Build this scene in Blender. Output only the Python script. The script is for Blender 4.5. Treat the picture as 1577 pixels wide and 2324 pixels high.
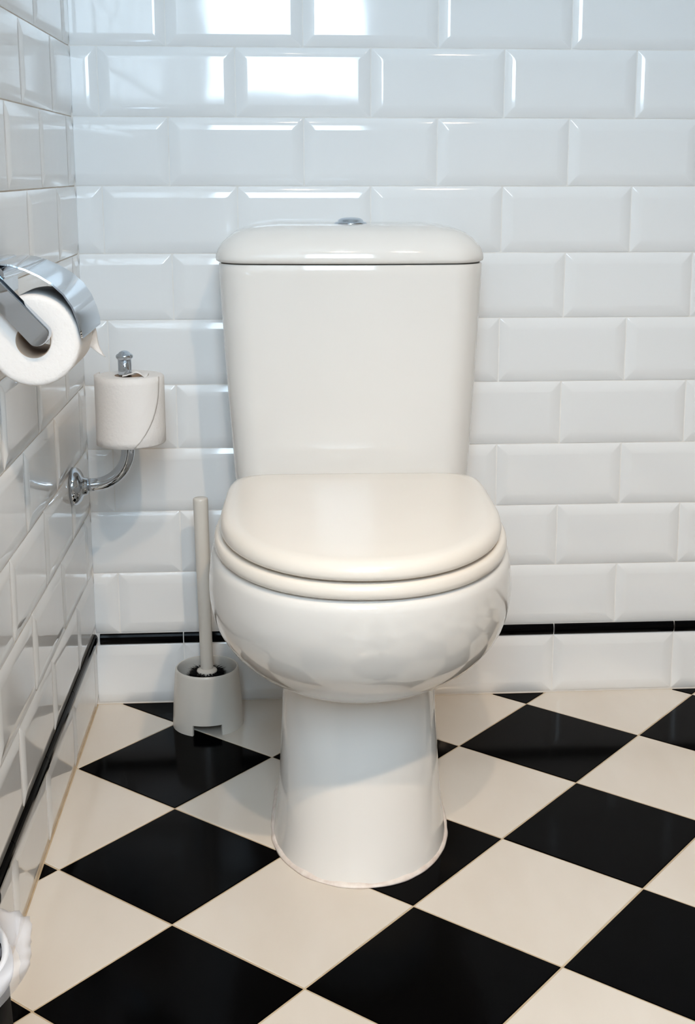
import bpy, bmesh, math, random
from math import sin, cos, pi, radians
from mathutils import Vector, Matrix, noise

for o in list(bpy.data.objects):
    bpy.data.objects.remove(o)
SC = bpy.context.scene
COL = SC.collection
RND = random.Random(7)

# ------------------------------------------------------------------ camera
F_PX, PPX, PPY = 2959.615, 66.296, -152.426
PAN, TILT, ROLL = 0.070914, -0.207828, 0.001551
cam_data = bpy.data.cameras.new('camera')
cam = bpy.data.objects.new('camera', cam_data)
COL.objects.link(cam)
SC.camera = cam
fw = Vector((sin(PAN) * cos(TILT), cos(PAN) * cos(TILT), sin(TILT)))
rt = Vector((cos(PAN), -sin(PAN), 0))
up = rt.cross(fw)
rt2 = rt * cos(ROLL) + up * sin(ROLL)
up2 = -rt * sin(ROLL) + up * cos(ROLL)
m = Matrix.Identity(4)
for i in range(3):
    m[i][0], m[i][1], m[i][2] = rt2[i], up2[i], -fw[i]
m[0][3], m[1][3], m[2][3] = 0.307802, -1.998527, 0.843014
cam.matrix_world = m
cam_data.sensor_fit = 'VERTICAL'
cam_data.sensor_height = 24.0
cam_data.lens = F_PX * 24.0 / 2324.0
cam_data.shift_x = -PPX / 2324.0
cam_data.shift_y = PPY / 2324.0
cam_data.clip_start = 0.02

# ------------------------------------------------------------------ light and exposure
SC.view_settings.view_transform = 'Standard'
SC.view_settings.look = 'None'
SC.view_settings.exposure = -0.22
SC.view_settings.gamma = 1.0
SC.view_settings.use_curve_mapping = False
world = bpy.data.worlds.new('world')
SC.world = world
world.use_nodes = True
world.node_tree.nodes['Background'].inputs[0].default_value = (0.80, 0.90, 1.0, 1)
world.node_tree.nodes['Background'].inputs[1].default_value = 0.6
WINDOW_COLOR, WINDOW_POWER = (0.64, 0.83, 1.0, 1), 24.0


def ceiling_lamp(x, y, power, color, aim, cone):
    d = bpy.data.lights.new('ceiling_spot', 'SPOT')
    d.energy = power
    d.color = color
    d.shadow_soft_size = 0.028
    d.spot_size = radians(cone)
    d.spot_blend = 0.9
    o = bpy.data.objects.new('ceiling_spot', d)
    o.location = (x, y, 2.36)
    o.rotation_euler = (Vector(aim) - o.location).to_track_quat('-Z', 'Y').to_euler()
    COL.objects.link(o)


ceiling_lamp(0.88, -2.20, 118, (1.0, 0.76, 0.53), (0.76, -1.00, 0.0), 70)
ceiling_lamp(0.36, -2.20, 66, (1.0, 0.77, 0.55), (0.56, -1.00, 0.0), 66)
SC.cycles.max_bounces = 10
SC.cycles.diffuse_bounces = 6
SC.cycles.glossy_bounces = 6
SC.cycles.transparent_max_bounces = 8
SC.cycles.caustics_reflective = False
SC.cycles.caustics_refractive = False
SC.cycles.sample_clamp_indirect = 6.0


# ------------------------------------------------------------------ materials
def mat(name, color, rough=0.5, metal=0.0, ior=1.5, noise_scale=0, noise_amt=0.0, color2=None, bump=0.0,
        bump_scale=0, coat=0.0, spec=0.5, stretch=(1, 1, 1)):
    mt = bpy.data.materials.new(name)
    mt.use_nodes = True
    nt = mt.node_tree
    b = nt.nodes['Principled BSDF']
    b.inputs['Base Color'].default_value = (*color, 1)
    b.inputs['Roughness'].default_value = rough
    b.inputs['Metallic'].default_value = metal
    b.inputs['IOR'].default_value = ior
    b.inputs['Specular IOR Level'].default_value = spec
    b.inputs['Coat Weight'].default_value = coat
    b.inputs['Coat Roughness'].default_value = 0.04
    if noise_scale or bump_scale:
        geo = nt.nodes.new('ShaderNodeNewGeometry')
        mp = nt.nodes.new('ShaderNodeMapping')
        mp.inputs['Scale'].default_value = stretch
        nt.links.new(geo.outputs['Position'], mp.inputs['Vector'])
    if noise_scale:
        n = nt.nodes.new('ShaderNodeTexNoise')
        n.inputs['Scale'].default_value = noise_scale
        n.inputs['Detail'].default_value = 5
        mx = nt.nodes.new('ShaderNodeMix')
        mx.data_type = 'RGBA'
        mx.inputs[6].default_value = (*color, 1)
        mx.inputs[7].default_value = (*(color2 or color), 1)
        ramp = nt.nodes.new('ShaderNodeMapRange')
        ramp.inputs[1].default_value = 0.35
        ramp.inputs[2].default_value = 0.70
        ramp.inputs[4].default_value = noise_amt
        nt.links.new(mp.outputs[0], n.inputs['Vector'])
        nt.links.new(n.outputs[0], ramp.inputs[0])
        nt.links.new(ramp.outputs[0], mx.inputs[0])
        nt.links.new(mx.outputs[2], b.inputs['Base Color'])
    if bump_scale:
        n2 = nt.nodes.new('ShaderNodeTexNoise')
        n2.inputs['Scale'].default_value = bump_scale
        n2.inputs['Detail'].default_value = 2
        bp = nt.nodes.new('ShaderNodeBump')
        bp.inputs['Strength'].default_value = 1.0
        bp.inputs['Distance'].default_value = bump
        nt.links.new(mp.outputs[0], n2.inputs['Vector'])
        nt.links.new(n2.outputs[0], bp.inputs['Height'])
        nt.links.new(bp.outputs[0], b.inputs['Normal'])
    return mt


M = {}
M['tile'] = mat('white_glaze', (0.80, 0.80, 0.795), 0.06, bump=0.0004, bump_scale=9, ior=1.52)
M['black_tile'] = mat('black_glaze', (0.0012, 0.0012, 0.0015), 0.12, spec=0.06)
M['grout'] = mat('wall_grout', (0.66, 0.58, 0.49), 0.8, noise_scale=30, noise_amt=1.0, color2=(0.74, 0.68, 0.60))
M['pale_grout'] = mat('pale_wall_grout', (0.72, 0.69, 0.65), 0.8, noise_scale=30, noise_amt=1.0, color2=(0.78, 0.76, 0.73))
M['floor_grout'] = mat('floor_grout', (0.50, 0.38, 0.24), 0.85, noise_scale=40, noise_amt=1.0, color2=(0.60, 0.49, 0.34))
M['floor_white'] = mat('cream_floor_tile', (0.735, 0.675, 0.60), 0.16, noise_scale=7, noise_amt=0.8,
                       color2=(0.66, 0.585, 0.495), stretch=(1, 0.35, 1), bump=0.0002, bump_scale=12)
M['floor_black'] = mat('black_floor_tile', (0.0008, 0.0008, 0.001), 0.12, spec=0.025, bump=0.0002, bump_scale=12)
M['ceramic'] = mat('white_ceramic', (0.755, 0.73, 0.695), 0.07, ior=1.52)
M['plastic'] = mat('cream_seat_plastic', (0.785, 0.725, 0.65), 0.17)
M['pale_plastic'] = mat('pale_brush_plastic', (0.66, 0.62, 0.56), 0.24)
M['chrome'] = mat('chrome', (0.56, 0.61, 0.67), 0.05, metal=1.0)
M['paper'] = mat('tissue_paper', (0.81, 0.775, 0.745), 0.9, spec=0.15, bump=0.0006, bump_scale=220)
M['cardboard'] = mat('cardboard_core', (0.42, 0.31, 0.23), 0.85)
M['bristle'] = mat('dark_bristles', (0.004, 0.004, 0.005), 0.6, spec=0.1)
M['sealant'] = mat('white_sealant', (0.83, 0.76, 0.70), 0.45, noise_scale=60, noise_amt=0.8, color2=(0.60, 0.48, 0.42))
M['gap_shade'] = mat('gap_shade', (0.10, 0.085, 0.07), 0.7)
M['paint'] = mat('white_paint', (0.80, 0.79, 0.77), 0.6, noise_scale=3, noise_amt=0.3, color2=(0.76, 0.75, 0.73))
M['warm_paint'] = mat('warm_paint', (0.33, 0.245, 0.18), 0.6, noise_scale=3, noise_amt=0.3, color2=(0.29, 0.215, 0.155))
M['bin_black'] = mat('black_bin_enamel', (0.002, 0.002, 0.0025), 0.45, spec=0.05)
M['bag'] = mat('white_bag_film', (0.70, 0.70, 0.72), 0.35)
film = mat('clear_bag_film', (0.80, 0.80, 0.84), 0.25)
nt = film.node_tree
mixs = nt.nodes.new('ShaderNodeMixShader')
tr = nt.nodes.new('ShaderNodeBsdfTransparent')
mixs.inputs[0].default_value = 0.24
nt.links.new(tr.outputs[0], mixs.inputs[1])
nt.links.new(nt.nodes['Principled BSDF'].outputs[0], mixs.inputs[2])
nt.links.new(mixs.outputs[0], nt.nodes['Material Output'].inputs['Surface'])
M['film'] = film
pane = bpy.data.materials.new('frosted_daylight_pane')
pane.use_nodes = True
pb = pane.node_tree.nodes['Principled BSDF']
pb.inputs['Base Color'].default_value = (0.8, 0.8, 0.8, 1)
pb.inputs['Emission Color'].default_value = WINDOW_COLOR
pb.inputs['Emission Strength'].default_value = WINDOW_POWER
M['pane'] = pane


# ------------------------------------------------------------------ helpers
def finish(name, me, material, parent=None, smooth=True):
    if material:
        me.materials.append(material)
    if smooth:
        me.polygons.foreach_set('use_smooth', [True] * len(me.polygons))
    o = bpy.data.objects.new(name, me)
    COL.objects.link(o)
    if parent is not None:
        o.parent = parent
    return o


def obj_bm(name, bm, material, parent=None, smooth=True, angle=None):
    bmesh.ops.recalc_face_normals(bm, faces=bm.faces)
    me = bpy.data.meshes.new(name)
    if angle is not None:
        for e in bm.edges:
            if len(e.link_faces) == 2 and e.calc_face_angle(0) > angle:
                e.smooth = False
    bm.to_mesh(me)
    bm.free()
    return finish(name, me, material, parent, smooth)


def tag(o, label, cat, group=None, kind=None):
    o['label'] = label
    o['category'] = cat
    if group:
        o['group'] = group
    if kind:
        o['kind'] = kind
    return o


def thing(name, label, cat, loc=(0, 0, 0), rz=0.0, group=None):
    o = bpy.data.objects.new(name, None)
    COL.objects.link(o)
    o.empty_display_size = 0.05
    o.location = loc
    o.rotation_euler = (0, 0, rz)
    return tag(o, label, cat, group)


def loft(bm, loops, cap0=True, cap1=True, closed=True):
    rows = [[bm.verts.new(p) for p in lp] for lp in loops]
    n = len(rows[0])
    for a, b in zip(rows, rows[1:]):
        for i in range(n if closed else n - 1):
            j = (i + 1) % n
            bm.faces.new((a[i], a[j], b[j], b[i]))
    if cap0:
        bm.faces.new(rows[0][::-1])
    if cap1:
        bm.faces.new(rows[-1])
    return rows


def lathe(profile, n=40, axis='Z', origin=(0, 0, 0), caps=(True, True)):
    """profile: (radius, height) pairs; axis Z or X."""
    bm = bmesh.new()
    loops = []
    for r, h in profile:
        lp = []
        for i in range(n):
            a = 2 * pi * i / n
            if axis == 'Z':
                p = Vector((r * cos(a), r * sin(a), h))
            elif axis == 'X':
                p = Vector((h, r * cos(a), r * sin(a)))
            else:
                p = Vector((r * cos(a), h, r * sin(a)))
            lp.append(p + Vector(origin))
        loops.append(lp)
    loft(bm, loops, *caps)
    return bm


def tube(points, radius, n=20, caps=True):
    bm = bmesh.new()
    pts = [Vector(p) for p in points]
    t0 = (pts[1] - pts[0]).normalized()
    ref = Vector((0, 1, 0)) if abs(t0.y) < 0.9 else Vector((1, 0, 0))
    u = t0.cross(ref).normalized()
    loops = []
    for i, p in enumerate(pts):
        t = (pts[min(i + 1, len(pts) - 1)] - pts[max(i - 1, 0)]).normalized()
        u = (u - t * u.dot(t)).normalized()
        v = t.cross(u)
        r = radius[i] if isinstance(radius, (list, tuple)) else radius
        loops.append([p + (u * cos(2 * pi * k / n) + v * sin(2 * pi * k / n)) * r for k in range(n)])
    loft(bm, loops, caps, caps)
    return bm


def box_bm(x0, x1, y0, y1, z0, z1, bevel=0.0, seg=2):
    bm = bmesh.new()
    bmesh.ops.create_cube(bm, size=1)
    for v in bm.verts:
        v.co = Vector((x0 + (v.co.x + .5) * (x1 - x0), y0 + (v.co.y + .5) * (y1 - y0), z0 + (v.co.z + .5) * (z1 - z0)))
    if bevel:
        bmesh.ops.bevel(bm, geom=list(bm.edges), offset=bevel, segments=seg, affect='EDGES', profile=0.5)
    return bm


def area_normals(me):
    acc = [Vector() for _ in me.vertices]
    for p in me.polygons:
        for v in p.vertices:
            acc[v] += p.normal * p.area
    me.polygons.foreach_set('use_smooth', [True] * len(me.polygons))
    me.normals_split_custom_set_from_vertices([a.normalized() for a in acc])


# ------------------------------------------------------------------ the room
ROOM_X, ROOM_Y, ROOM_Z = 1.9, -2.44, 2.4
GROUT_BACK = 0.0008      # how far the grout lies behind the tile edges


def shell(name, bm, material, label, cat):
    o = obj_bm(name, bm, material, smooth=False)
    return tag(o, label, cat, kind='structure')


floor = shell('floor', box_bm(-0.1, ROOM_X + .1, ROOM_Y - .1, 0.1, -0.08, -0.0012), M['floor_grout'],
              'black and cream diamond checkerboard tiled floor with tan grout', 'floor')
wall_back = shell('wall_back', box_bm(-0.1, ROOM_X + .1, GROUT_BACK, 0.1, -0.08, ROOM_Z), M['pale_grout'],
                  'white bevelled brick tile wall behind the toilet', 'wall')
wall_left = shell('wall_left', box_bm(-0.1, -GROUT_BACK, ROOM_Y - .1, GROUT_BACK, -0.08, ROOM_Z), M['grout'],
                  'white bevelled brick tile wall carrying both roll holders', 'wall')
wall_right = shell('wall_right', box_bm(ROOM_X, ROOM_X + .1, ROOM_Y - .1, 0.1, -0.08, ROOM_Z), M['warm_paint'],
                   'plain warm painted wall opposite the roll holders', 'wall')
ceiling = shell('ceiling', box_bm(-0.1, ROOM_X + .1, ROOM_Y - .1, 0.1, ROOM_Z, ROOM_Z + .1), M['paint'],
                'plain white painted ceiling', 'ceiling')
# wall behind the camera, with the window opening
WX0, WX1, WZ0, WZ1 = 0.03, 0.62, 1.02, 2.05
bm = bmesh.new()
for a in ((-0.1, WX0, -0.08, ROOM_Z), (WX1, ROOM_X + .1, -0.08, ROOM_Z), (WX0, WX1, -0.08, WZ0), (WX0, WX1, WZ1, ROOM_Z)):
    b2 = box_bm(a[0], a[1], ROOM_Y - .12, ROOM_Y, a[2], a[3])
    me = bpy.data.meshes.new('t')
    b2.to_mesh(me)
    b2.free()
    bm.from_mesh(me)
    bpy.data.meshes.remove(me)
wall_front = shell('wall_front', bm, M['paint'], 'plain white painted wall with the frosted window', 'wall')
window = thing('window_1', 'frosted window opposite the toilet', 'window', (0, 0, 0))
window['kind'] = 'structure'
fy0, fy1 = ROOM_Y - .07, ROOM_Y - .02
for a in ((WX0, WX1, WZ0, WZ0 + .04), (WX0, WX1, WZ1 - .04, WZ1), (WX0, WX0 + .04, WZ0 + .04, WZ1 - .04), (WX1 - .04, WX1, WZ0 + .04, WZ1 - .04)):
    obj_bm('window_frame', box_bm(a[0], a[1], fy0, fy1, a[2], a[3], 0.004, 1), M['paint'], window, smooth=False)
obj_bm('pane', box_bm(WX0 + .04, WX1 - .04, ROOM_Y - .05, ROOM_Y - .042, WZ0 + .04, WZ1 - .04), M['pane'], window, smooth=False)


# ------------------------------------------------------------------ wall tiles
BEV, RISE, SKIRT = 0.0165, 0.0165 * math.tan(radians(7.0)), 0.004


def bevel_tile_mesh(w, h, cut=''):
    """Metro tile in local XY, front towards +Z, lower left corner at 0; 'cut' lists sides (l r b t) sawn off flat."""
    bl = 0 if 'l' in cut else BEV
    br = 0 if 'r' in cut else BEV
    bb = 0 if 'b' in cut else BEV
    bt = 0 if 't' in cut else BEV
    bm = bmesh.new()
    o = [bm.verts.new(p) for p in ((0, 0, 0), (w, 0, 0), (w, h, 0), (0, h, 0))]
    i = [bm.verts.new(p) for p in ((bl, bb, RISE), (w - br, bb, RISE), (w - br, h - bt, RISE), (bl, h - bt, RISE))]
    s = [bm.verts.new((v.co.x, v.co.y, -SKIRT)) for v in o]
    bm.faces.new(i)
    for a in range(4):
        b = (a + 1) % 4
        bm.faces.new((o[a], o[b], i[b], i[a]))
        bm.faces.new((s[a], s[b], o[b], o[a]))
    ridge = [e for e in bm.edges if (e.verts[0] in i and e.verts[1] in i) or (e.verts[0] in i) != (e.verts[1] in i)]
    ridge = [e for e in ridge if e.calc_length() > 0.005]
    bmesh.ops.bevel(bm, geom=ridge, offset=0.0013, segments=1, affect='EDGES', clamp_overlap=True)
    bmesh.ops.recalc_face_normals(bm, faces=bm.faces)
    me = bpy.data.meshes.new('tile')
    bm.to_mesh(me)
    bm.free()
    me.materials.append(M['tile'])
    area_normals(me)
    return me


def liner_mesh(w, h):
    """Half-round pencil tile, 5 mm proud."""
    bm = bmesh.new()
    prof = [(0, -SKIRT), (0, 0.0012), (0.0016, 0.0030), (0.005, 0.0044), (h / 2, 0.0048), (h - 0.005, 0.0044), (h - 0.0016, 0.0030), (h, 0.0012), (h, -SKIRT)]
    loops = [[Vector((x, y, z)) for y, z in prof] for x in (0, w)]
    loft(bm, loops)
    bmesh.ops.recalc_face_normals(bm, faces=bm.faces)
    me = bpy.data.meshes.new('liner_tile')
    bm.to_mesh(me)
    bm.free()
    me.materials.append(M['black_tile'])
    return me


CACHE = {}
JOINT = 0.0018
ROT_BACK = Matrix(((1, 0, 0), (0, 0, -1), (0, 1, 0))).to_4x4()
ROT_LEFT = Matrix(((0, 0, 1), (1, 0, 0), (0, 1, 0))).to_4x4()


def put(wall, rot, kind, u0, u1, v0, v1, lo, hi):
    """One tile whose cell is u0..u1 by v0..v1 along the wall, sawn at lo / hi."""
    cut = ''
    if u0 < lo - 1e-6:
        u0, cut = lo - JOINT / 2 + .0006, cut + 'l'
    if u1 > hi + 1e-6:
        u1, cut = hi + JOINT / 2 - .0006, cut + 'r'
    w, h = u1 - u0 - JOINT, v1 - v0 - JOINT
    if w < 0.006:
        return
    key = (kind, round(w, 5), round(h, 5), cut)
    if key not in CACHE:
        CACHE[key] = bevel_tile_mesh(w, h, cut) if kind == 'tile' else liner_mesh(w, h)
    o = bpy.data.objects.new('tile' if kind == 'tile' else 'liner_tile', CACHE[key])
    COL.objects.link(o)
    o.parent = wall
    jit = Matrix.Rotation(RND.gauss(0, .0022), 4, 'X') @ Matrix.Rotation(RND.gauss(0, .0018), 4, 'Y')
    mid = Matrix.Translation((w / 2, h / 2, 0))
    base = Matrix.Translation((u0 + JOINT / 2, 0, v0 + JOINT / 2)) if rot is ROT_BACK else Matrix.Translation((0, u0 + JOINT / 2, v0 + JOINT / 2))
    o.matrix_basis = base @ rot @ mid @ jit @ mid.inverted()
    if kind != 'tile':
        o['label'] = 'black half-round liner tile'


Z1, Z2 = 0.0996, 0.1190     # top of the bottom row, top of the black liner
ROWS = [('tile', 0.0012, Z1, 0), ('liner', Z1, Z2, 0)]
for k in range(16):
    ROWS.append(('tile', Z2 + .1 * k, Z2 + .1 * (k + 1), (k + 1) % 2))
X0, PITCH = 0.1401, 0.2
Y0, PITCH_L = -0.053, 0.212
for kind, v0, v1, odd in ROWS:
    u = X0 - PITCH * (1.5 if odd else 1)
    while u < ROOM_X:
        if u + PITCH > 0.004:
            put(wall_back, ROT_BACK, kind, u, u + PITCH, v0, v1, 0.0008 if kind == 'tile' else 0.0075, ROOM_X)
        u += PITCH
    u = (Y0 - PITCH_L / 2 if odd else Y0) + 2 * PITCH_L
    if v0 < Z2 - .001:
        u += .032
    while u > -1.75:
        if u - PITCH_L < -0.004:
            put(wall_left, ROT_LEFT, kind, u - PITCH_L, u, v0, v1, -3, -0.0012)
        u -= PITCH_L
# plaster above the tiling
ztop = ROWS[-1][2]
obj_bm('plaster', box_bm(0.0, ROOM_X, -0.003, 0.0005, ztop + .001, ROOM_Z), M['paint'], wall_back, smooth=False)
obj_bm('plaster', box_bm(-0.0005, 0.003, ROOM_Y, -0.004, ztop + .001, ROOM_Z), M['paint'], wall_left, smooth=False)
obj_bm('plaster', box_bm(-0.0005, 0.003, ROOM_Y, -1.97, 0.0, ztop), M['paint'], wall_left, smooth=False)

# ------------------------------------------------------------------ floor tiles (diamond grid)
S, TH, OU, OV = 0.197465, 0.716394, 0.151619, -0.363103
UD, VD = Vector((cos(TH), -sin(TH))), Vector((sin(TH), cos(TH)))


def clip(poly, ax, lim, keep_low):
    out = []
    for a, b in zip(poly, poly[1:] + poly[:1]):
        ina = (a[ax] <= lim) if keep_low else (a[ax] >= lim)
        inb = (b[ax] <= lim) if keep_low else (b[ax] >= lim)
        if ina:
            out.append(a)
        if ina != inb:
            t = (lim - a[ax]) / (b[ax] - a[ax])
            out.append(a + (b - a) * t)
    return out


G = 0.0012
full = {}
for i in range(-14, 16):
    for j in range(-16, 12):
        c = [Vector((OU, OV)) + UD * (S * (i + a)) + VD * (S * (j + b)) for a, b in ((G / S, G / S), (1 - G / S, G / S), (1 - G / S, 1 - G / S), (G / S, 1 - G / S))]
        poly = c
        for ax, lim, low in ((0, 0.0015, False), (0, ROOM_X - .002, True), (1, -0.0025, True), (1, ROOM_Y + .002, False)):
            poly = clip(poly, ax, lim, low) if poly else poly
        if len(poly) < 3:
            continue
        area = abs(sum(a.x * b.y - b.x * a.y for a, b in zip(poly, poly[1:] + poly[:1]))) / 2
        if area < 4e-5:
            continue
        black = (i + j) % 2 != 0
        whole = len(poly) == 4 and abs(area - (S - 2 * G) ** 2) < 1e-7
        ctr = sum(c, Vector((0, 0))) / 4
        if whole and black in full:
            me = full[black]
        else:
            bm = bmesh.new()
            pts = [p - ctr for p in poly]
            inset = [p + (sum(pts, Vector((0, 0))) / len(pts) - p).normalized() * 0.0010 for p in pts]
            loft(bm, [[Vector((p.x, p.y, -0.004)) for p in pts], [Vector((p.x, p.y, -0.0005)) for p in pts], [Vector((p.x, p.y, 0.0)) for p in inset]], True, True)
            bmesh.ops.recalc_face_normals(bm, faces=bm.faces)
            me = bpy.data.meshes.new('floor_tile')
            bm.to_mesh(me)
            bm.free()
            me.materials.append(M['floor_black'] if black else M['floor_white'])
            if whole:
                full[black] = me
        o = bpy.data.objects.new('tile', me)
        COL.objects.link(o)
        o.parent = floor
        o.location = (ctr.x, ctr.y, 0)
        o.rotation_euler = (RND.gauss(0, .0012), RND.gauss(0, .0012), 0)
        o['label'] = 'black floor tile' if black else 'cream floor tile'

# ------------------------------------------------------------------ toilet
toilet = thing('toilet', 'white close-coupled toilet with cream closed seat and chrome flush button', 'toilet', (0.4065, -0.004, 0), -0.022)


def egg(hw, yf, yb, yc, nf=2.15, nb=3.0, hb=None, n=72):
    """Plan outline: a superellipse in front of yc, a squarer one behind it (front is -y)."""
    pts = []
    for k in range(n):
        a = 2 * pi * k / n
        s, c = sin(a), cos(a)
        if s < 0:
            e, L, w = nf, yc - yf, hw
        else:
            e, L, w = nb, yb - yc, hw
        x = w * math.copysign(abs(c) ** (2 / e), c)
        y = yc + L * math.copysign(abs(s) ** (2 / e), s)
        if s > 0 and hb is not None:
            t = min(1, (y - yc) / L)
            x *= 1 + (hb / hw - 1) * t * t
        pts.append((x, y))
    return pts


def interp(tab, z):
    """Smooth (monotone cubic) interpolation of rows (z, a, b, ...)."""
    for k in range(len(tab) - 1):
        if tab[k][0] <= z <= tab[k + 1][0]:
            break
    a, b = tab[k], tab[k + 1]
    p = tab[k - 1] if k else a
    q = tab[k + 2] if k + 2 < len(tab) else b
    t = (z - a[0]) / (b[0] - a[0])
    out = []
    for i in range(1, len(a)):
        d = (b[i] - a[i])
        ma = (b[i] - p[i]) / max(1e-9, b[0] - p[0]) * (b[0] - a[0])
        mb = (q[i] - a[i]) / max(1e-9, q[0] - a[0]) * (b[0] - a[0])
        if d == 0:
            ma = mb = 0
        else:
            ma = max(0, min(3, ma / d)) * d
            mb = max(0, min(3, mb / d)) * d
        out.append((2 * t**3 - 3 * t**2 + 1) * a[i] + (t**3 - 2 * t**2 + t) * ma + (-2 * t**3 + 3 * t**2) * b[i] + (t**3 - t**2) * mb)
    return out


# z, half width, front y, back y, widest y, front exponent
PED = [(0.000, 0.1125, -0.575, -0.16, -0.42, 2.1), (0.030, 0.1085, -0.560, -0.16, -0.42, 2.1), (0.080, 0.1035, -0.541, -0.16, -0.42, 2.1),
       (0.140, 0.1005, -0.520, -0.16, -0.41, 2.1), (0.190, 0.0985, -0.504, -0.16, -0.40, 2.1), (0.206, 0.0985, -0.500, -0.16, -0.40, 2.1)]
BOWL = [(0.206, 0.1000, -0.503, -0.16, -0.40, 2.0), (0.215, 0.1100, -0.525, -0.155, -0.405, 2.0), (0.237, 0.1330, -0.578, -0.14, -0.41, 2.0),
        (0.267, 0.1585, -0.632, -0.10, -0.42, 2.05), (0.297, 0.1755, -0.668, -0.06, -0.43, 2.1), (0.326, 0.1830, -0.687, -0.04, -0.44, 2.12),
        (0.355, 0.1845, -0.698, -0.03, -0.445, 2.15), (0.385, 0.1815, -0.702, -0.03, -0.45, 2.15), (0.396, 0.1790, -0.701, -0.03, -0.45, 2.15),
        (0.4005, 0.1740, -0.696, -0.035, -0.45, 2.15)]
loops = []
zs = [PED[0][0] + (PED[-1][0] - PED[0][0]) * k / 14 for k in range(15)]
for z in zs:
    hw, yf, yb, yc, e = interp(PED, z)
    loops.append([Vector((x, y, z)) for x, y in egg(hw, yf, yb, yc, e)])
zs = [0.2075, 0.210] + [0.206 + (0.396 - 0.206) * k / 26 for k in range(1, 27)] + [0.3985, 0.4005]
for z in zs:
    hw, yf, yb, yc, e = interp(BOWL, z)
    loops.append([Vector((x, y, z)) for x, y in egg(hw, yf, yb, yc, e)])
bm = bmesh.new()
loft(bm, loops)
obj_bm('bowl', bm, M['ceramic'], toilet, angle=radians(60))
# bead of sealant round the foot
bm = bmesh.new()
out = egg(0.1125, -0.575, -0.16, -0.42, 2.1, n=144)
prof = [(-0.004, 0.0002), (0.0034, 0.0002), (0.0028, 0.0018), (0.0006, 0.0042), (-0.004, 0.0050)]
loops = []
for dx, z in prof:
    lp = []
    for k, (x, y) in enumerate(out):
        d = Vector((x, y + 0.40)).normalized()
        w = 1 + 0.5 * noise.noise(Vector((x * 45, y * 45, 1)))
        lp.append(Vector((x + d.x * dx * w, y + d.y * dx * w, z * w)))
    loops.append(lp)
loft(bm, loops, False, False)
obj_bm('sealant', bm, M['sealant'], toilet)


def plate(name, prof, hw, yf, yb, yc, material, nf=2.15, nb=9.0, hb=None, n=96, crown=0.0):
    """Rounded-edge slab on an egg outline; prof = (inset, z) rows from the underside to the top."""
    bm = bmesh.new()
    loops = []
    for ins, z in prof:
        lp = [Vector((x, y, z)) for x, y in egg(hw - ins, yf + ins, yb - ins, yc, nf, nb, None if hb is None else hb - ins, n)]
        loops.append(lp)
    rows = loft(bm, loops, True, False)
    top = rows[-1]
    cz = prof[-1][1]
    cy = (yf + yb) / 2
    prev = top
    for f in (0.75, 0.5, 0.25):
        cur = []
        for v in top:
            x, y = v.co.x * f, cy + (v.co.y - cy) * f
            cur.append(bm.verts.new((x, y, cz + crown * (1 - f * f))))
        for i in range(n):
            j = (i + 1) % n
            bm.faces.new((prev[i], prev[j], cur[j], cur[i]))
        prev = cur
    bm.faces.new(prev)
    return obj_bm(name, bm, material, toilet)


plate('seat', [(0.010, 0.4035), (0.003, 0.4038), (0.0005, 0.4060), (0.0, 0.411), (0.001, 0.417), (0.004, 0.4200), (0.010, 0.4206)],
      0.1765, -0.703, -0.262, -0.455, M['plastic'], hb=0.163)
plate('seat_lid', [(0.012, 0.4238), (0.004, 0.4240), (0.001, 0.4262), (0.0, 0.430), (0.0015, 0.4365), (0.005, 0.4412), (0.011, 0.4440), (0.020, 0.4452)],
      0.1695, -0.703, -0.280, -0.455, M['plastic'], hb=0.1665, crown=0.0035)
for sx in (-1, 1):      # hinge barrels and buffers between the seat and the lid
    obj_bm('hinge', tube([(sx * .055, -.262, .424), (sx * .095, -.262, .424)], 0.011), M['plastic'], toilet, angle=radians(40))
    obj_bm('buffer', box_bm(sx * .12 - .010, sx * .12 + .010, -.43, -.40, .4196, .4245, .0012, 1), M['plastic'], toilet, smooth=False)
    obj_bm('seat_pad', box_bm(sx * .13 - .010, sx * .13 + .010, -.48, -.45, .400, .4042, .0008, 1), M['plastic'], toilet, smooth=False)
obj_bm('seat_pad', box_bm(-.012, .012, -.690, -.670, .400, .4042, .0008, 1), M['plastic'], toilet, smooth=False)


def cistern_loop(hw, y0, y1, bow, r, n=10):
    """Rounded rectangle: back y1, front y0 (front bows forward by bow)."""
    pts = []
    rb = 0.012
    for cx, cy, rr, a0 in ((hw - r, y0 + r, r, -pi / 2), (hw - rb, y1 - rb, rb, 0), (-hw + rb, y1 - rb, rb, pi / 2), (-hw + r, y0 + r, r, pi)):
        for k in range(n + 1):
            a = a0 + pi / 2 * k / n
            pts.append([cx + rr * cos(a), cy + rr * sin(a)])
    front = [[-hw + r + (2 * hw - 2 * r) * k / 14, y0] for k in range(1, 14)]
    pts += front
    for p in pts:
        t = max(0.0, (y1 - p[1]) / (y1 - y0))
        p[1] -= bow * (1 - (p[0] / hw) ** 2) * t
    return [(a, b) for a, b in pts]


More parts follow.
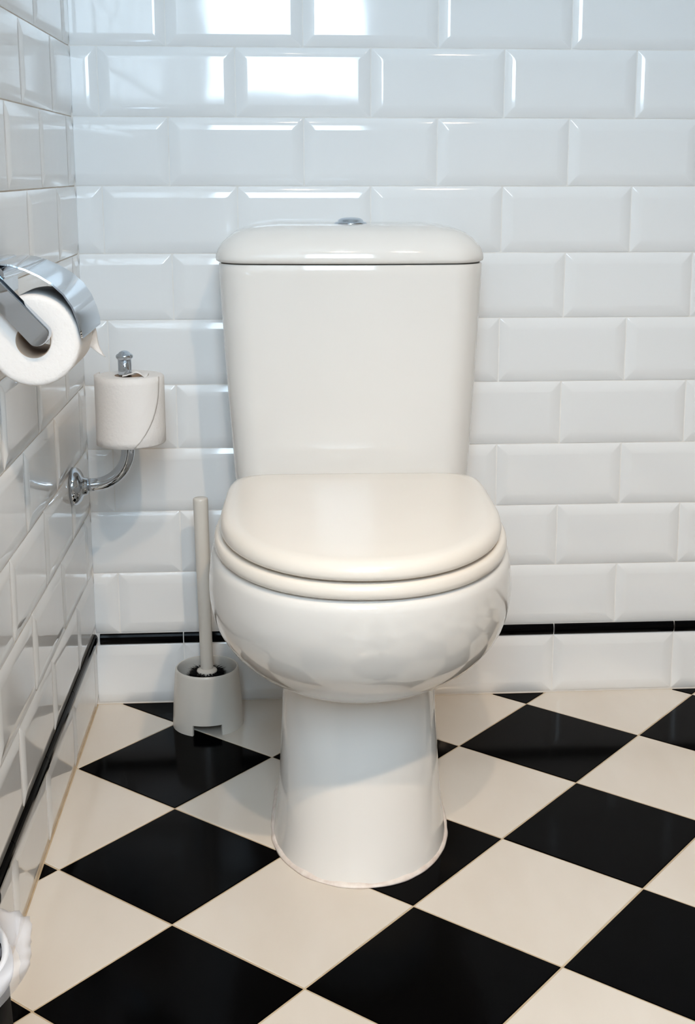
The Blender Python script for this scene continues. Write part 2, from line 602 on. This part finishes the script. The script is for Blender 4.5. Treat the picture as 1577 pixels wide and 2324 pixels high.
# z, half width, front y
CIS = [(0.398, 0.158, -0.185), (0.4015, 0.1640, -0.190), (0.408, 0.1658, -0.192), (0.430, 0.1668, -0.192), (0.50, 0.1715, -0.1895), (0.58, 0.1765, -0.187), (0.66, 0.1805, -0.1855),
       (0.700, 0.1823, -0.185), (0.7140, 0.1826, -0.185), (0.7148, 0.1823, -0.1847)]
bm = bmesh.new()
loft(bm, [[Vector((x * 1.015 - .001, y, z)) for x, y in cistern_loop(hw, yf, -0.008, 0.012, 0.042)] for z, hw, yf in CIS])
obj_bm('cistern', bm, M['ceramic'], toilet, angle=radians(70))
LID = [(0.012, 0.7165), (0.004, 0.7170), (0.0008, 0.7190), (0.0, 0.7225), (0.0006, 0.727), (0.003, 0.734), (0.008, 0.742), (0.016, 0.750), (0.026, 0.757), (0.038, 0.7615), (0.055, 0.7650), (0.080, 0.7675)]
bm = bmesh.new()
loops = [[Vector((x - .002, y, z)) for x, y in cistern_loop(0.1885 - i, -0.1905 + i * 0.85, -0.004 - min(i, .06) * .55, 0.013, max(0.012, 0.046 - i * .4))] for i, z in LID]
loft(bm, loops)
obj_bm('cistern_lid', bm, M['ceramic'], toilet, angle=radians(70))
bm = bmesh.new()
loft(bm, [[Vector((x - .001, y, z)) for x, y in cistern_loop(0.1825, -0.1825, -0.012, 0.012, 0.042)] for z in (.7142, .7178)])
obj_bm('lid_gap_shade', bm, M['gap_shade'], toilet, smooth=False)  # dark strip whose colour stands in for shade between cistern and lid
bt = obj_bm('flush_button', lathe([(0.0235, -.004), (0.0235, .0015), (0.0222, .0035), (0.0200, .0040), (0.0192, .0030), (0.0188, .0032), (0.0180, .0062), (0.0140, .0088), (0.007, .0100), (0.001, .0103)]), M['chrome'], toilet)
bt.location = (0.0, -0.098, 0.7665)
bt['label'] = 'round chrome flush button'

# ------------------------------------------------------------------ toilet brush and its pot
BX, BY = 0.1815, -0.0855
pot = thing('brush_holder', 'pale grey tapered plastic brush pot on floor left of toilet', 'brush holder', (BX, BY, 0))
NA = 96
outer = [(0.0545, 0.0), (0.0541, 0.0085), (0.0536, 0.0170), (0.0528, 0.035), (0.0512, 0.060), (0.0492, 0.084), (0.0486, 0.089), (0.0480, 0.0920), (0.0468, 0.0932), (0.0455, 0.0928), (0.0448, 0.0905)]
inner = [(0.0452, 0.084), (0.0470, 0.060), (0.0488, 0.035), (0.0496, 0.0170), (0.0500, 0.0085), (0.0504, 0.0)]
prof = outer + inner
bm = bmesh.new()
rows = [[bm.verts.new((r * cos(2 * pi * k / NA), r * sin(2 * pi * k / NA), z)) for k in range(NA)] for r, z in prof]
notch = {k for k in range(NA) if abs((k + .5) / NA * 360 - 272) < 26}
for a in range(len(prof) - 1):
    low = max(prof[a][1], prof[a + 1][1]) <= 0.0171
    for k in range(NA):
        if low and k in notch:
            continue
        j = (k + 1) % NA
        bm.faces.new((rows[a][k], rows[a][j], rows[a + 1][j], rows[a + 1][k]))
L = len(prof)
for k in range(NA):
    j = (k + 1) % NA
    if k in notch:      # lintel of the notch
        bm.faces.new((rows[2][k], rows[2][j], rows[L - 3][j], rows[L - 3][k]))
    else:
        bm.faces.new((rows[L - 1][k], rows[L - 1][j], rows[0][j], rows[0][k]))
for k in (min(notch), max(notch) + 1):
    for a in (0, 1):
        bm.faces.new((rows[a][k], rows[a + 1][k], rows[L - 2 - a][k], rows[L - 1 - a][k]))
obj_bm('pot_wall', bm, M['pale_plastic'], pot, angle=radians(50))
obj_bm('pot_floor', lathe([(0.0485, 0.024), (0.0485, 0.027), (0.001, 0.027)]), M['pale_plastic'], pot, angle=radians(50))

brush = thing('toilet_brush', 'toilet brush with pale plastic handle standing in the grey pot', 'brush', (BX, BY, 0.0272))
lean = Vector((-0.0032, 0.004, 0))


def hp(z):
    return Vector((0.0, 0.0, z - .0272)) + lean * ((z - .085) / .27)


hz = [0.086, 0.090, 0.12, 0.18, 0.238, 0.2395, 0.245, 0.30, 0.35, 0.3565, 0.3590, 0.3600]
hr = [0.0100, 0.0098, 0.0098, 0.0100, 0.0102, 0.0102, 0.0107, 0.0109, 0.0112, 0.0113, 0.0108, 0.0095]
obj_bm('handle', tube([hp(z) for z in hz], hr, 28), M['pale_plastic'], brush, angle=radians(50))
cup = obj_bm('splash_disc', lathe([(0.012, -.006), (0.0150, -.001), (0.0158, .0015), (0.0150, .0035), (0.0110, .0048), (0.0098, .0060)], 32), M['pale_plastic'], brush)
cup.location = (0, 0, .0845 - .0272)
bm = bmesh.new()
br = random.Random(3)
for k in range(1700):
    z = br.uniform(0.012, 0.060)
    a = br.uniform(0, 2 * pi)
    R = 0.035 - 0.3 * abs(z - .034) + br.uniform(-.004, .003)
    d = Vector((cos(a), sin(a), br.uniform(-.2, .22))).normalized()
    p0 = Vector((cos(a) * .017, sin(a) * .017, z)) if z > .046 else Vector((0, 0, z))
    p1 = p0 + d * (R if z <= .046 else R - .014)
    s = d.cross(Vector((0, 0, 1))).normalized() * .0009
    t = d.cross(s).normalized() * .0009
    v = [bm.verts.new(q) for q in (p0 + s, p0 - s, p0 + t, p1)]
    for f in ((0, 1, 3), (1, 2, 3), (2, 0, 3)):
        bm.faces.new([v[i] for i in f])
bs = obj_bm('bristles', bm, M['bristle'], brush, smooth=False)
bs['kind'] = 'stuff'
bs['label'] = 'dark brush bristles'
obj_bm('brush_core', lathe([(0.008, 0.0005), (0.011, .004), (0.011, .048), (0.010, .054)], 20), M['bristle'], brush)

# ------------------------------------------------------------------ spare roll stand on the left wall, and its roll
stand = thing('spare_roll_stand', 'chrome upturned spare roll arm with round flange on tiled wall', 'roll holder', (0.0, -0.162, 0.40))
obj_bm('flange', lathe([(0.0275, 0.0025), (0.0275, 0.0060), (0.0268, 0.0090), (0.0245, 0.0125), (0.0210, 0.0155), (0.0165, 0.0178), (0.0130, 0.0192), (0.0125, 0.0225), (0.0118, 0.0245), (0.0094, 0.0255)], 40, 'X'), M['chrome'], stand)
pts = [Vector((0.024, 0, 0.002)), Vector((0.030, 0, 0.002))]
R = 0.052
for k in range(13):
    a = -pi / 2 + pi / 2 * k / 12
    pts.append(Vector((0.0312 + R * cos(a), 0, 0.0045 + R + R * sin(a) - 0.0025)))
pts += [Vector((0.0832, 0, z)) for z in (0.09, 0.13, 0.17, 0.183)]
obj_bm('arm', tube(pts, 0.0094, 24), M['chrome'], stand)
fin = obj_bm('finial', lathe([(0.0094, 0.0), (0.0096, 0.001), (0.0118, 0.003), (0.0122, 0.0055), (0.0112, 0.0075), (0.0085, 0.0092), (0.0070, 0.0110), (0.0040, 0.0128), (0.0008, 0.0134)], 28), M['chrome'], stand)
fin.location = (0.0832, 0, 0.1815)


def roll_bm(r, rc, length, axis, seed, squash=0.0):
    """Paper roll with a soft, slightly uneven outline and a hollow core."""
    bm = bmesh.new()
    n = 64
    prof = [(rc, 0.001), (r - .006, 0.0), (r - .002, 0.0008), (r, 0.003), (r, length * .25), (r, length * .5), (r, length * .75), (r, length - .003), (r - .002, length - .0008), (r - .006, length), (rc, length - .001)]
    loops = []
    for rr, h in prof:
        lp = []
        for k in range(n):
            a = 2 * pi * k / n
            f = 1 + (0.010 * noise.noise(Vector((cos(a) * 1.3, sin(a) * 1.3, seed + h * 6))) - squash * max(0, sin(a)) ** 4 if rr > rc + .001 else 0)
            q = (rr * f * cos(a), rr * f * sin(a))
            lp.append(Vector((q[0], q[1], h)) if axis == 'Z' else Vector((q[0], h, q[1])))
        loops.append(lp)
    loft(bm, loops, False, False)
    return bm


def core_bm(r, length, axis):
    return lathe([(r + .0006, 0.0015), (r + .0006, length - .0015), (r - .0008, length - .0015), (r - .0008, 0.0015), (r + .0006, 0.0015)], 40, axis, caps=(False, False))


spare = thing('spare_toilet_roll', 'pinkish white spare toilet roll upright on the chrome arm', 'toilet roll', (0.0892, -0.1635, 0.4625))
obj_bm('paper', roll_bm(0.0482, 0.0205, 0.0985, 'Z', 2.0), M['paper'], spare, angle=radians(60))
co = obj_bm('core', core_bm(0.0205, 0.0985, 'Z'), M['cardboard'], spare)
co['label'] = 'brown cardboard core'
# outermost sheet, ending in a slanting edge
bm = bmesh.new()
nA, nZ = 40, 10
a0, a1 = radians(-205), radians(-28)
grid = []
for i in range(nA + 1):
    row = []
    for j in range(nZ + 1):
        t = j / nZ
        end = a1 - radians(52) * (1 - t) ** 2.2
        a = a0 + (end - a0) * i / nA
        rr = 0.0488 + 0.0006 * (i / nA) + .0003 * noise.noise(Vector((i * .3, j * .5, 4)))
        row.append(bm.verts.new((rr * cos(a), rr * sin(a), 0.0005 + 0.0985 * t)))
    grid.append(row)
for i in range(nA):
    for j in range(nZ):
        bm.faces.new((grid[i][j], grid[i + 1][j], grid[i + 1][j + 1], grid[i][j + 1]))
sh = obj_bm('outer_sheet', bm, M['paper'], spare)
md = sh.modifiers.new('thickness', 'SOLIDIFY')
md.thickness = 0.0006
# crumpled paper tucked in the top of the core
bm = bmesh.new()
bmesh.ops.create_grid(bm, x_segments=14, y_segments=14, size=0.5)
for v in bm.verts:
    x, y = v.co.x * .034, v.co.y * .030
    v.co = Vector((x + .010, y - .010, 0.0995 + .0045 * noise.noise(Vector((x * 120, y * 120, 3))) + .010 * max(0, .6 - abs(v.co.x) * 1.6) * (0.5 - v.co.y * .5)))
cr = obj_bm('crumpled_sheet', bm, M['paper'], spare)
md = cr.modifiers.new('thickness', 'SOLIDIFY')
md.thickness = 0.0005

# ------------------------------------------------------------------ covered roll holder on the left wall, and its roll
YF = -0.65
hold = thing('toilet_roll_holder', 'chrome toilet roll holder with curved cover flap on left wall', 'roll holder', (0.0, -0.585, 0.70))
HO = Vector((0.0, -0.585, 0.70))


def local(bm, origin):
    for v in bm.verts:
        v.co -= origin
    return bm


# flap: an arc in XZ extruded along Y
fp = [(0.010, 0.7475), (0.020, 0.7490), (0.034, 0.7475), (0.0475, 0.7430), (0.0610, 0.7365), (0.0735, 0.7285), (0.0840, 0.7185), (0.0920, 0.7060), (0.0975, 0.6915), (0.1000, 0.6800), (0.1005, 0.6735)]
bm = bmesh.new()
loops = []
for k, (x, z) in enumerate(fp):
    a, b = fp[max(0, k - 1)], fp[min(len(fp) - 1, k + 1)]
    nrm = Vector((-(b[1] - a[1]), 0, b[0] - a[0])).normalized()
    p = Vector((x, 0, z))
    th = 0.0016
    y0, y1 = -0.656, -0.519
    if k == len(fp) - 1:
        y0, y1 = y0 + .003, y1 - .003
    lp = []
    for yy, nn in ((y0, .0), (y0 + .0006, th), (y1 - .0006, th), (y1, .0), (y1 - .0006, -th * .2), (y0 + .0006, -th * .2)):
        lp.append(p + Vector((0, yy, 0)) + nrm * nn)
    loops.append(lp)
loft(bm, loops)
obj_bm('cover_flap', local(bm, HO), M['chrome'], hold, angle=radians(35))
# wall mount
bm = box_bm(0.0026, 0.016, -0.648, -0.530, 0.712, 0.752, .003)
obj_bm('wall_plate', local(bm, HO), M['chrome'], hold, angle=radians(35))
bm = tube([(0.018, -0.655, 0.7390), (0.018, -0.521, 0.7390)], 0.0085, 24)
obj_bm('hinge_barrel', local(bm, HO), M['chrome'], hold, angle=radians(50))
# arm: a flat bar with a rounded end, in front of the roll
d = Vector((0.0495, 0, -0.0560)).normalized()
pn = Vector((-d.z, 0, d.x))
c0, c1 = Vector((0.014, 0, 0.7300)), Vector((0.0605, 0, 0.6785))
hwid = 0.0125
outl = [c0 + pn * hwid * .9 - d * .004]
outl += [c1 + pn * hwid]
for k in range(1, 12):
    a = pi * k / 12
    outl.append(c1 + pn * hwid * cos(a) + d * hwid * .75 * sin(a))
outl += [c1 - pn * hwid, c0 - pn * hwid * .9 - d * .004]
ctr = sum(outl, Vector()) / len(outl)
bm = bmesh.new()
loops = []
for yy, f in ((-0.6575, 1.0), (-0.6640, 1.0), (-0.6662, 0.97), (-0.6672, 0.90)):
    loops.append([Vector((ctr.x + (p.x - ctr.x) * (1 - (1 - f) * .6), yy, ctr.z + (p.z - ctr.z) * (1 - (1 - f) * .6))) for p in outl])
loft(bm, loops)
TW = Matrix.Translation(ctr + Vector((0, -.660, 0))) @ Matrix.Rotation(radians(9), 4, d) @ Matrix.Translation(-ctr - Vector((0, -.660, 0)))
bm.transform(TW)
obj_bm('arm', local(bm, HO), M['chrome'], hold, angle=radians(50))
bm = tube([(0.0570, -0.660, 0.6780), (0.0570, -0.535, 0.6780)], 0.0048, 16)
obj_bm('spindle', local(bm, HO), M['chrome'], hold, angle=radians(50))

RC = Vector((0.0512, YF, 0.6712))
roll = thing('toilet_roll', 'white toilet roll hanging under the curved chrome cover flap', 'toilet roll', RC)
obj_bm('paper', roll_bm(0.0470, 0.0180, 0.104, 'Y', 5.0, 0.0), M['paper'], roll, angle=radians(60))
co = obj_bm('core', core_bm(0.0180, 0.104, 'Y'), M['cardboard'], roll)
co['label'] = 'brown cardboard core'
# loose end of the sheet: a torn corner sticking out behind the flap
bm = bmesh.new()
A, B, Cc, D = Vector((0.0955, -0.560, 0.678)), Vector((0.0975, -0.548, 0.674)), Vector((0.1105, -0.550, 0.6415)), Vector((0.0930, -0.562, 0.6540))
rows = []
for i in range(9):
    s = i / 8
    row = []
    for j in range(7):
        t = j / 6
        p = A.lerp(D, s).lerp(B.lerp(Cc, s), t)
        p = p + Vector((0.0025 * sin(s * 4 + t * 2), .0, .0015 * sin(t * 5)))
        row.append(bm.verts.new(p - RC))
    rows.append(row)
for i in range(8):
    for j in range(6):
        bm.faces.new((rows[i][j], rows[i][j + 1], rows[i + 1][j + 1], rows[i + 1][j]))
ls = obj_bm('loose_sheet', bm, M['paper'], roll)
md = ls.modifiers.new('thickness', 'SOLIDIFY')
md.thickness = 0.0006

# ------------------------------------------------------------------ waste bin with a bag, at the left edge
NX, NY = 0.067, -1.25
wbin = thing('waste_bin', 'slim black pedal bin standing against the left tiled wall', 'bin', (NX, NY, 0))
obj_bm('body', lathe([(0.0625, 0.0), (0.0655, 0.004), (0.0655, 0.030), (0.0635, 0.036), (0.0628, 0.27), (0.0610, 0.320), (0.0605, 0.356), (0.0590, 0.358), (0.0570, 0.356), (0.0580, 0.27), (0.0580, 0.05), (0.001, 0.05)], 48, caps=(True, True)), M['bin_black'], wbin, angle=radians(50))
bl = obj_bm('lid', lathe([(0.001, 0.010), (0.040, 0.008), (0.056, 0.003), (0.0605, -0.004), (0.0605, -0.012), (0.0585, -0.012), (0.057, -0.004), (0.001, 0.004)], 48), M['bin_black'], wbin, angle=radians(50))
bl.matrix_basis = Matrix.Translation((-0.0600, 0, 0.372)) @ Matrix.Rotation(radians(-16), 4, 'Y') @ Matrix.Translation((0.0600, 0, 0))
obj_bm('pedal', box_bm(-.014, .014, -.085, -.060, .006, .014, .002), M['bin_black'], wbin, angle=radians(40))
obj_bm('hinge', box_bm(-.0655, -.0585, -.018, .018, .344, .374, .002), M['bin_black'], wbin, angle=radians(40))
liner = thing('bin_liner', 'white plastic bag folded over the rim of the black bin', 'bag', (NX, NY, 0.31))


def bag_ring(name, prof, material, wob, seed):
    bm = bmesh.new()
    n = 90
    loops = []
    for r, z in prof:
        lp = []
        for k in range(n):
            a = 2 * pi * k / n
            w = max(0.0, r - .0632)
            nz = noise.noise(Vector((cos(a) * 4, sin(a) * 4, seed + z * 20)))
            n2 = noise.noise(Vector((cos(a) * 11, sin(a) * 11, seed + z * 40)))
            rr = r + wob * w * (nz + .5 * n2) + .0006 * nz
            x = rr * cos(a)
            x = max(x, -NX + .006)
            lp.append(Vector((x, rr * sin(a), z - .34 + wob * w * .5 * n2)))
        loops.append(lp)
    loft(bm, loops, False, False)
    o = obj_bm(name, bm, material, liner)
    md = o.modifiers.new('thickness', 'SOLIDIFY')
    md.thickness = 0.0003
    return o


bag_ring('cuff', [(0.030, 0.10), (0.052, 0.12), (0.0556, 0.20), (0.0562, 0.33), (0.0565, 0.384), (0.0590, 0.3895), (0.0615, 0.3890), (0.0625, 0.380), (0.0636, 0.381), (0.0639, 0.377), (0.0635, 0.3745)], M['bag'], 0.3, 1.0)
ed = bag_ring('loose_edge', [(0.0620, 0.3885), (0.0695, 0.3920), (0.0755, 0.3905), (0.0750, 0.3865), (0.0725, 0.381), (0.0700, 0.376), (0.0680, 0.3725)], M['film'], 0.55, 8.0)
ed['label'] = 'clear loose edge of the bag'
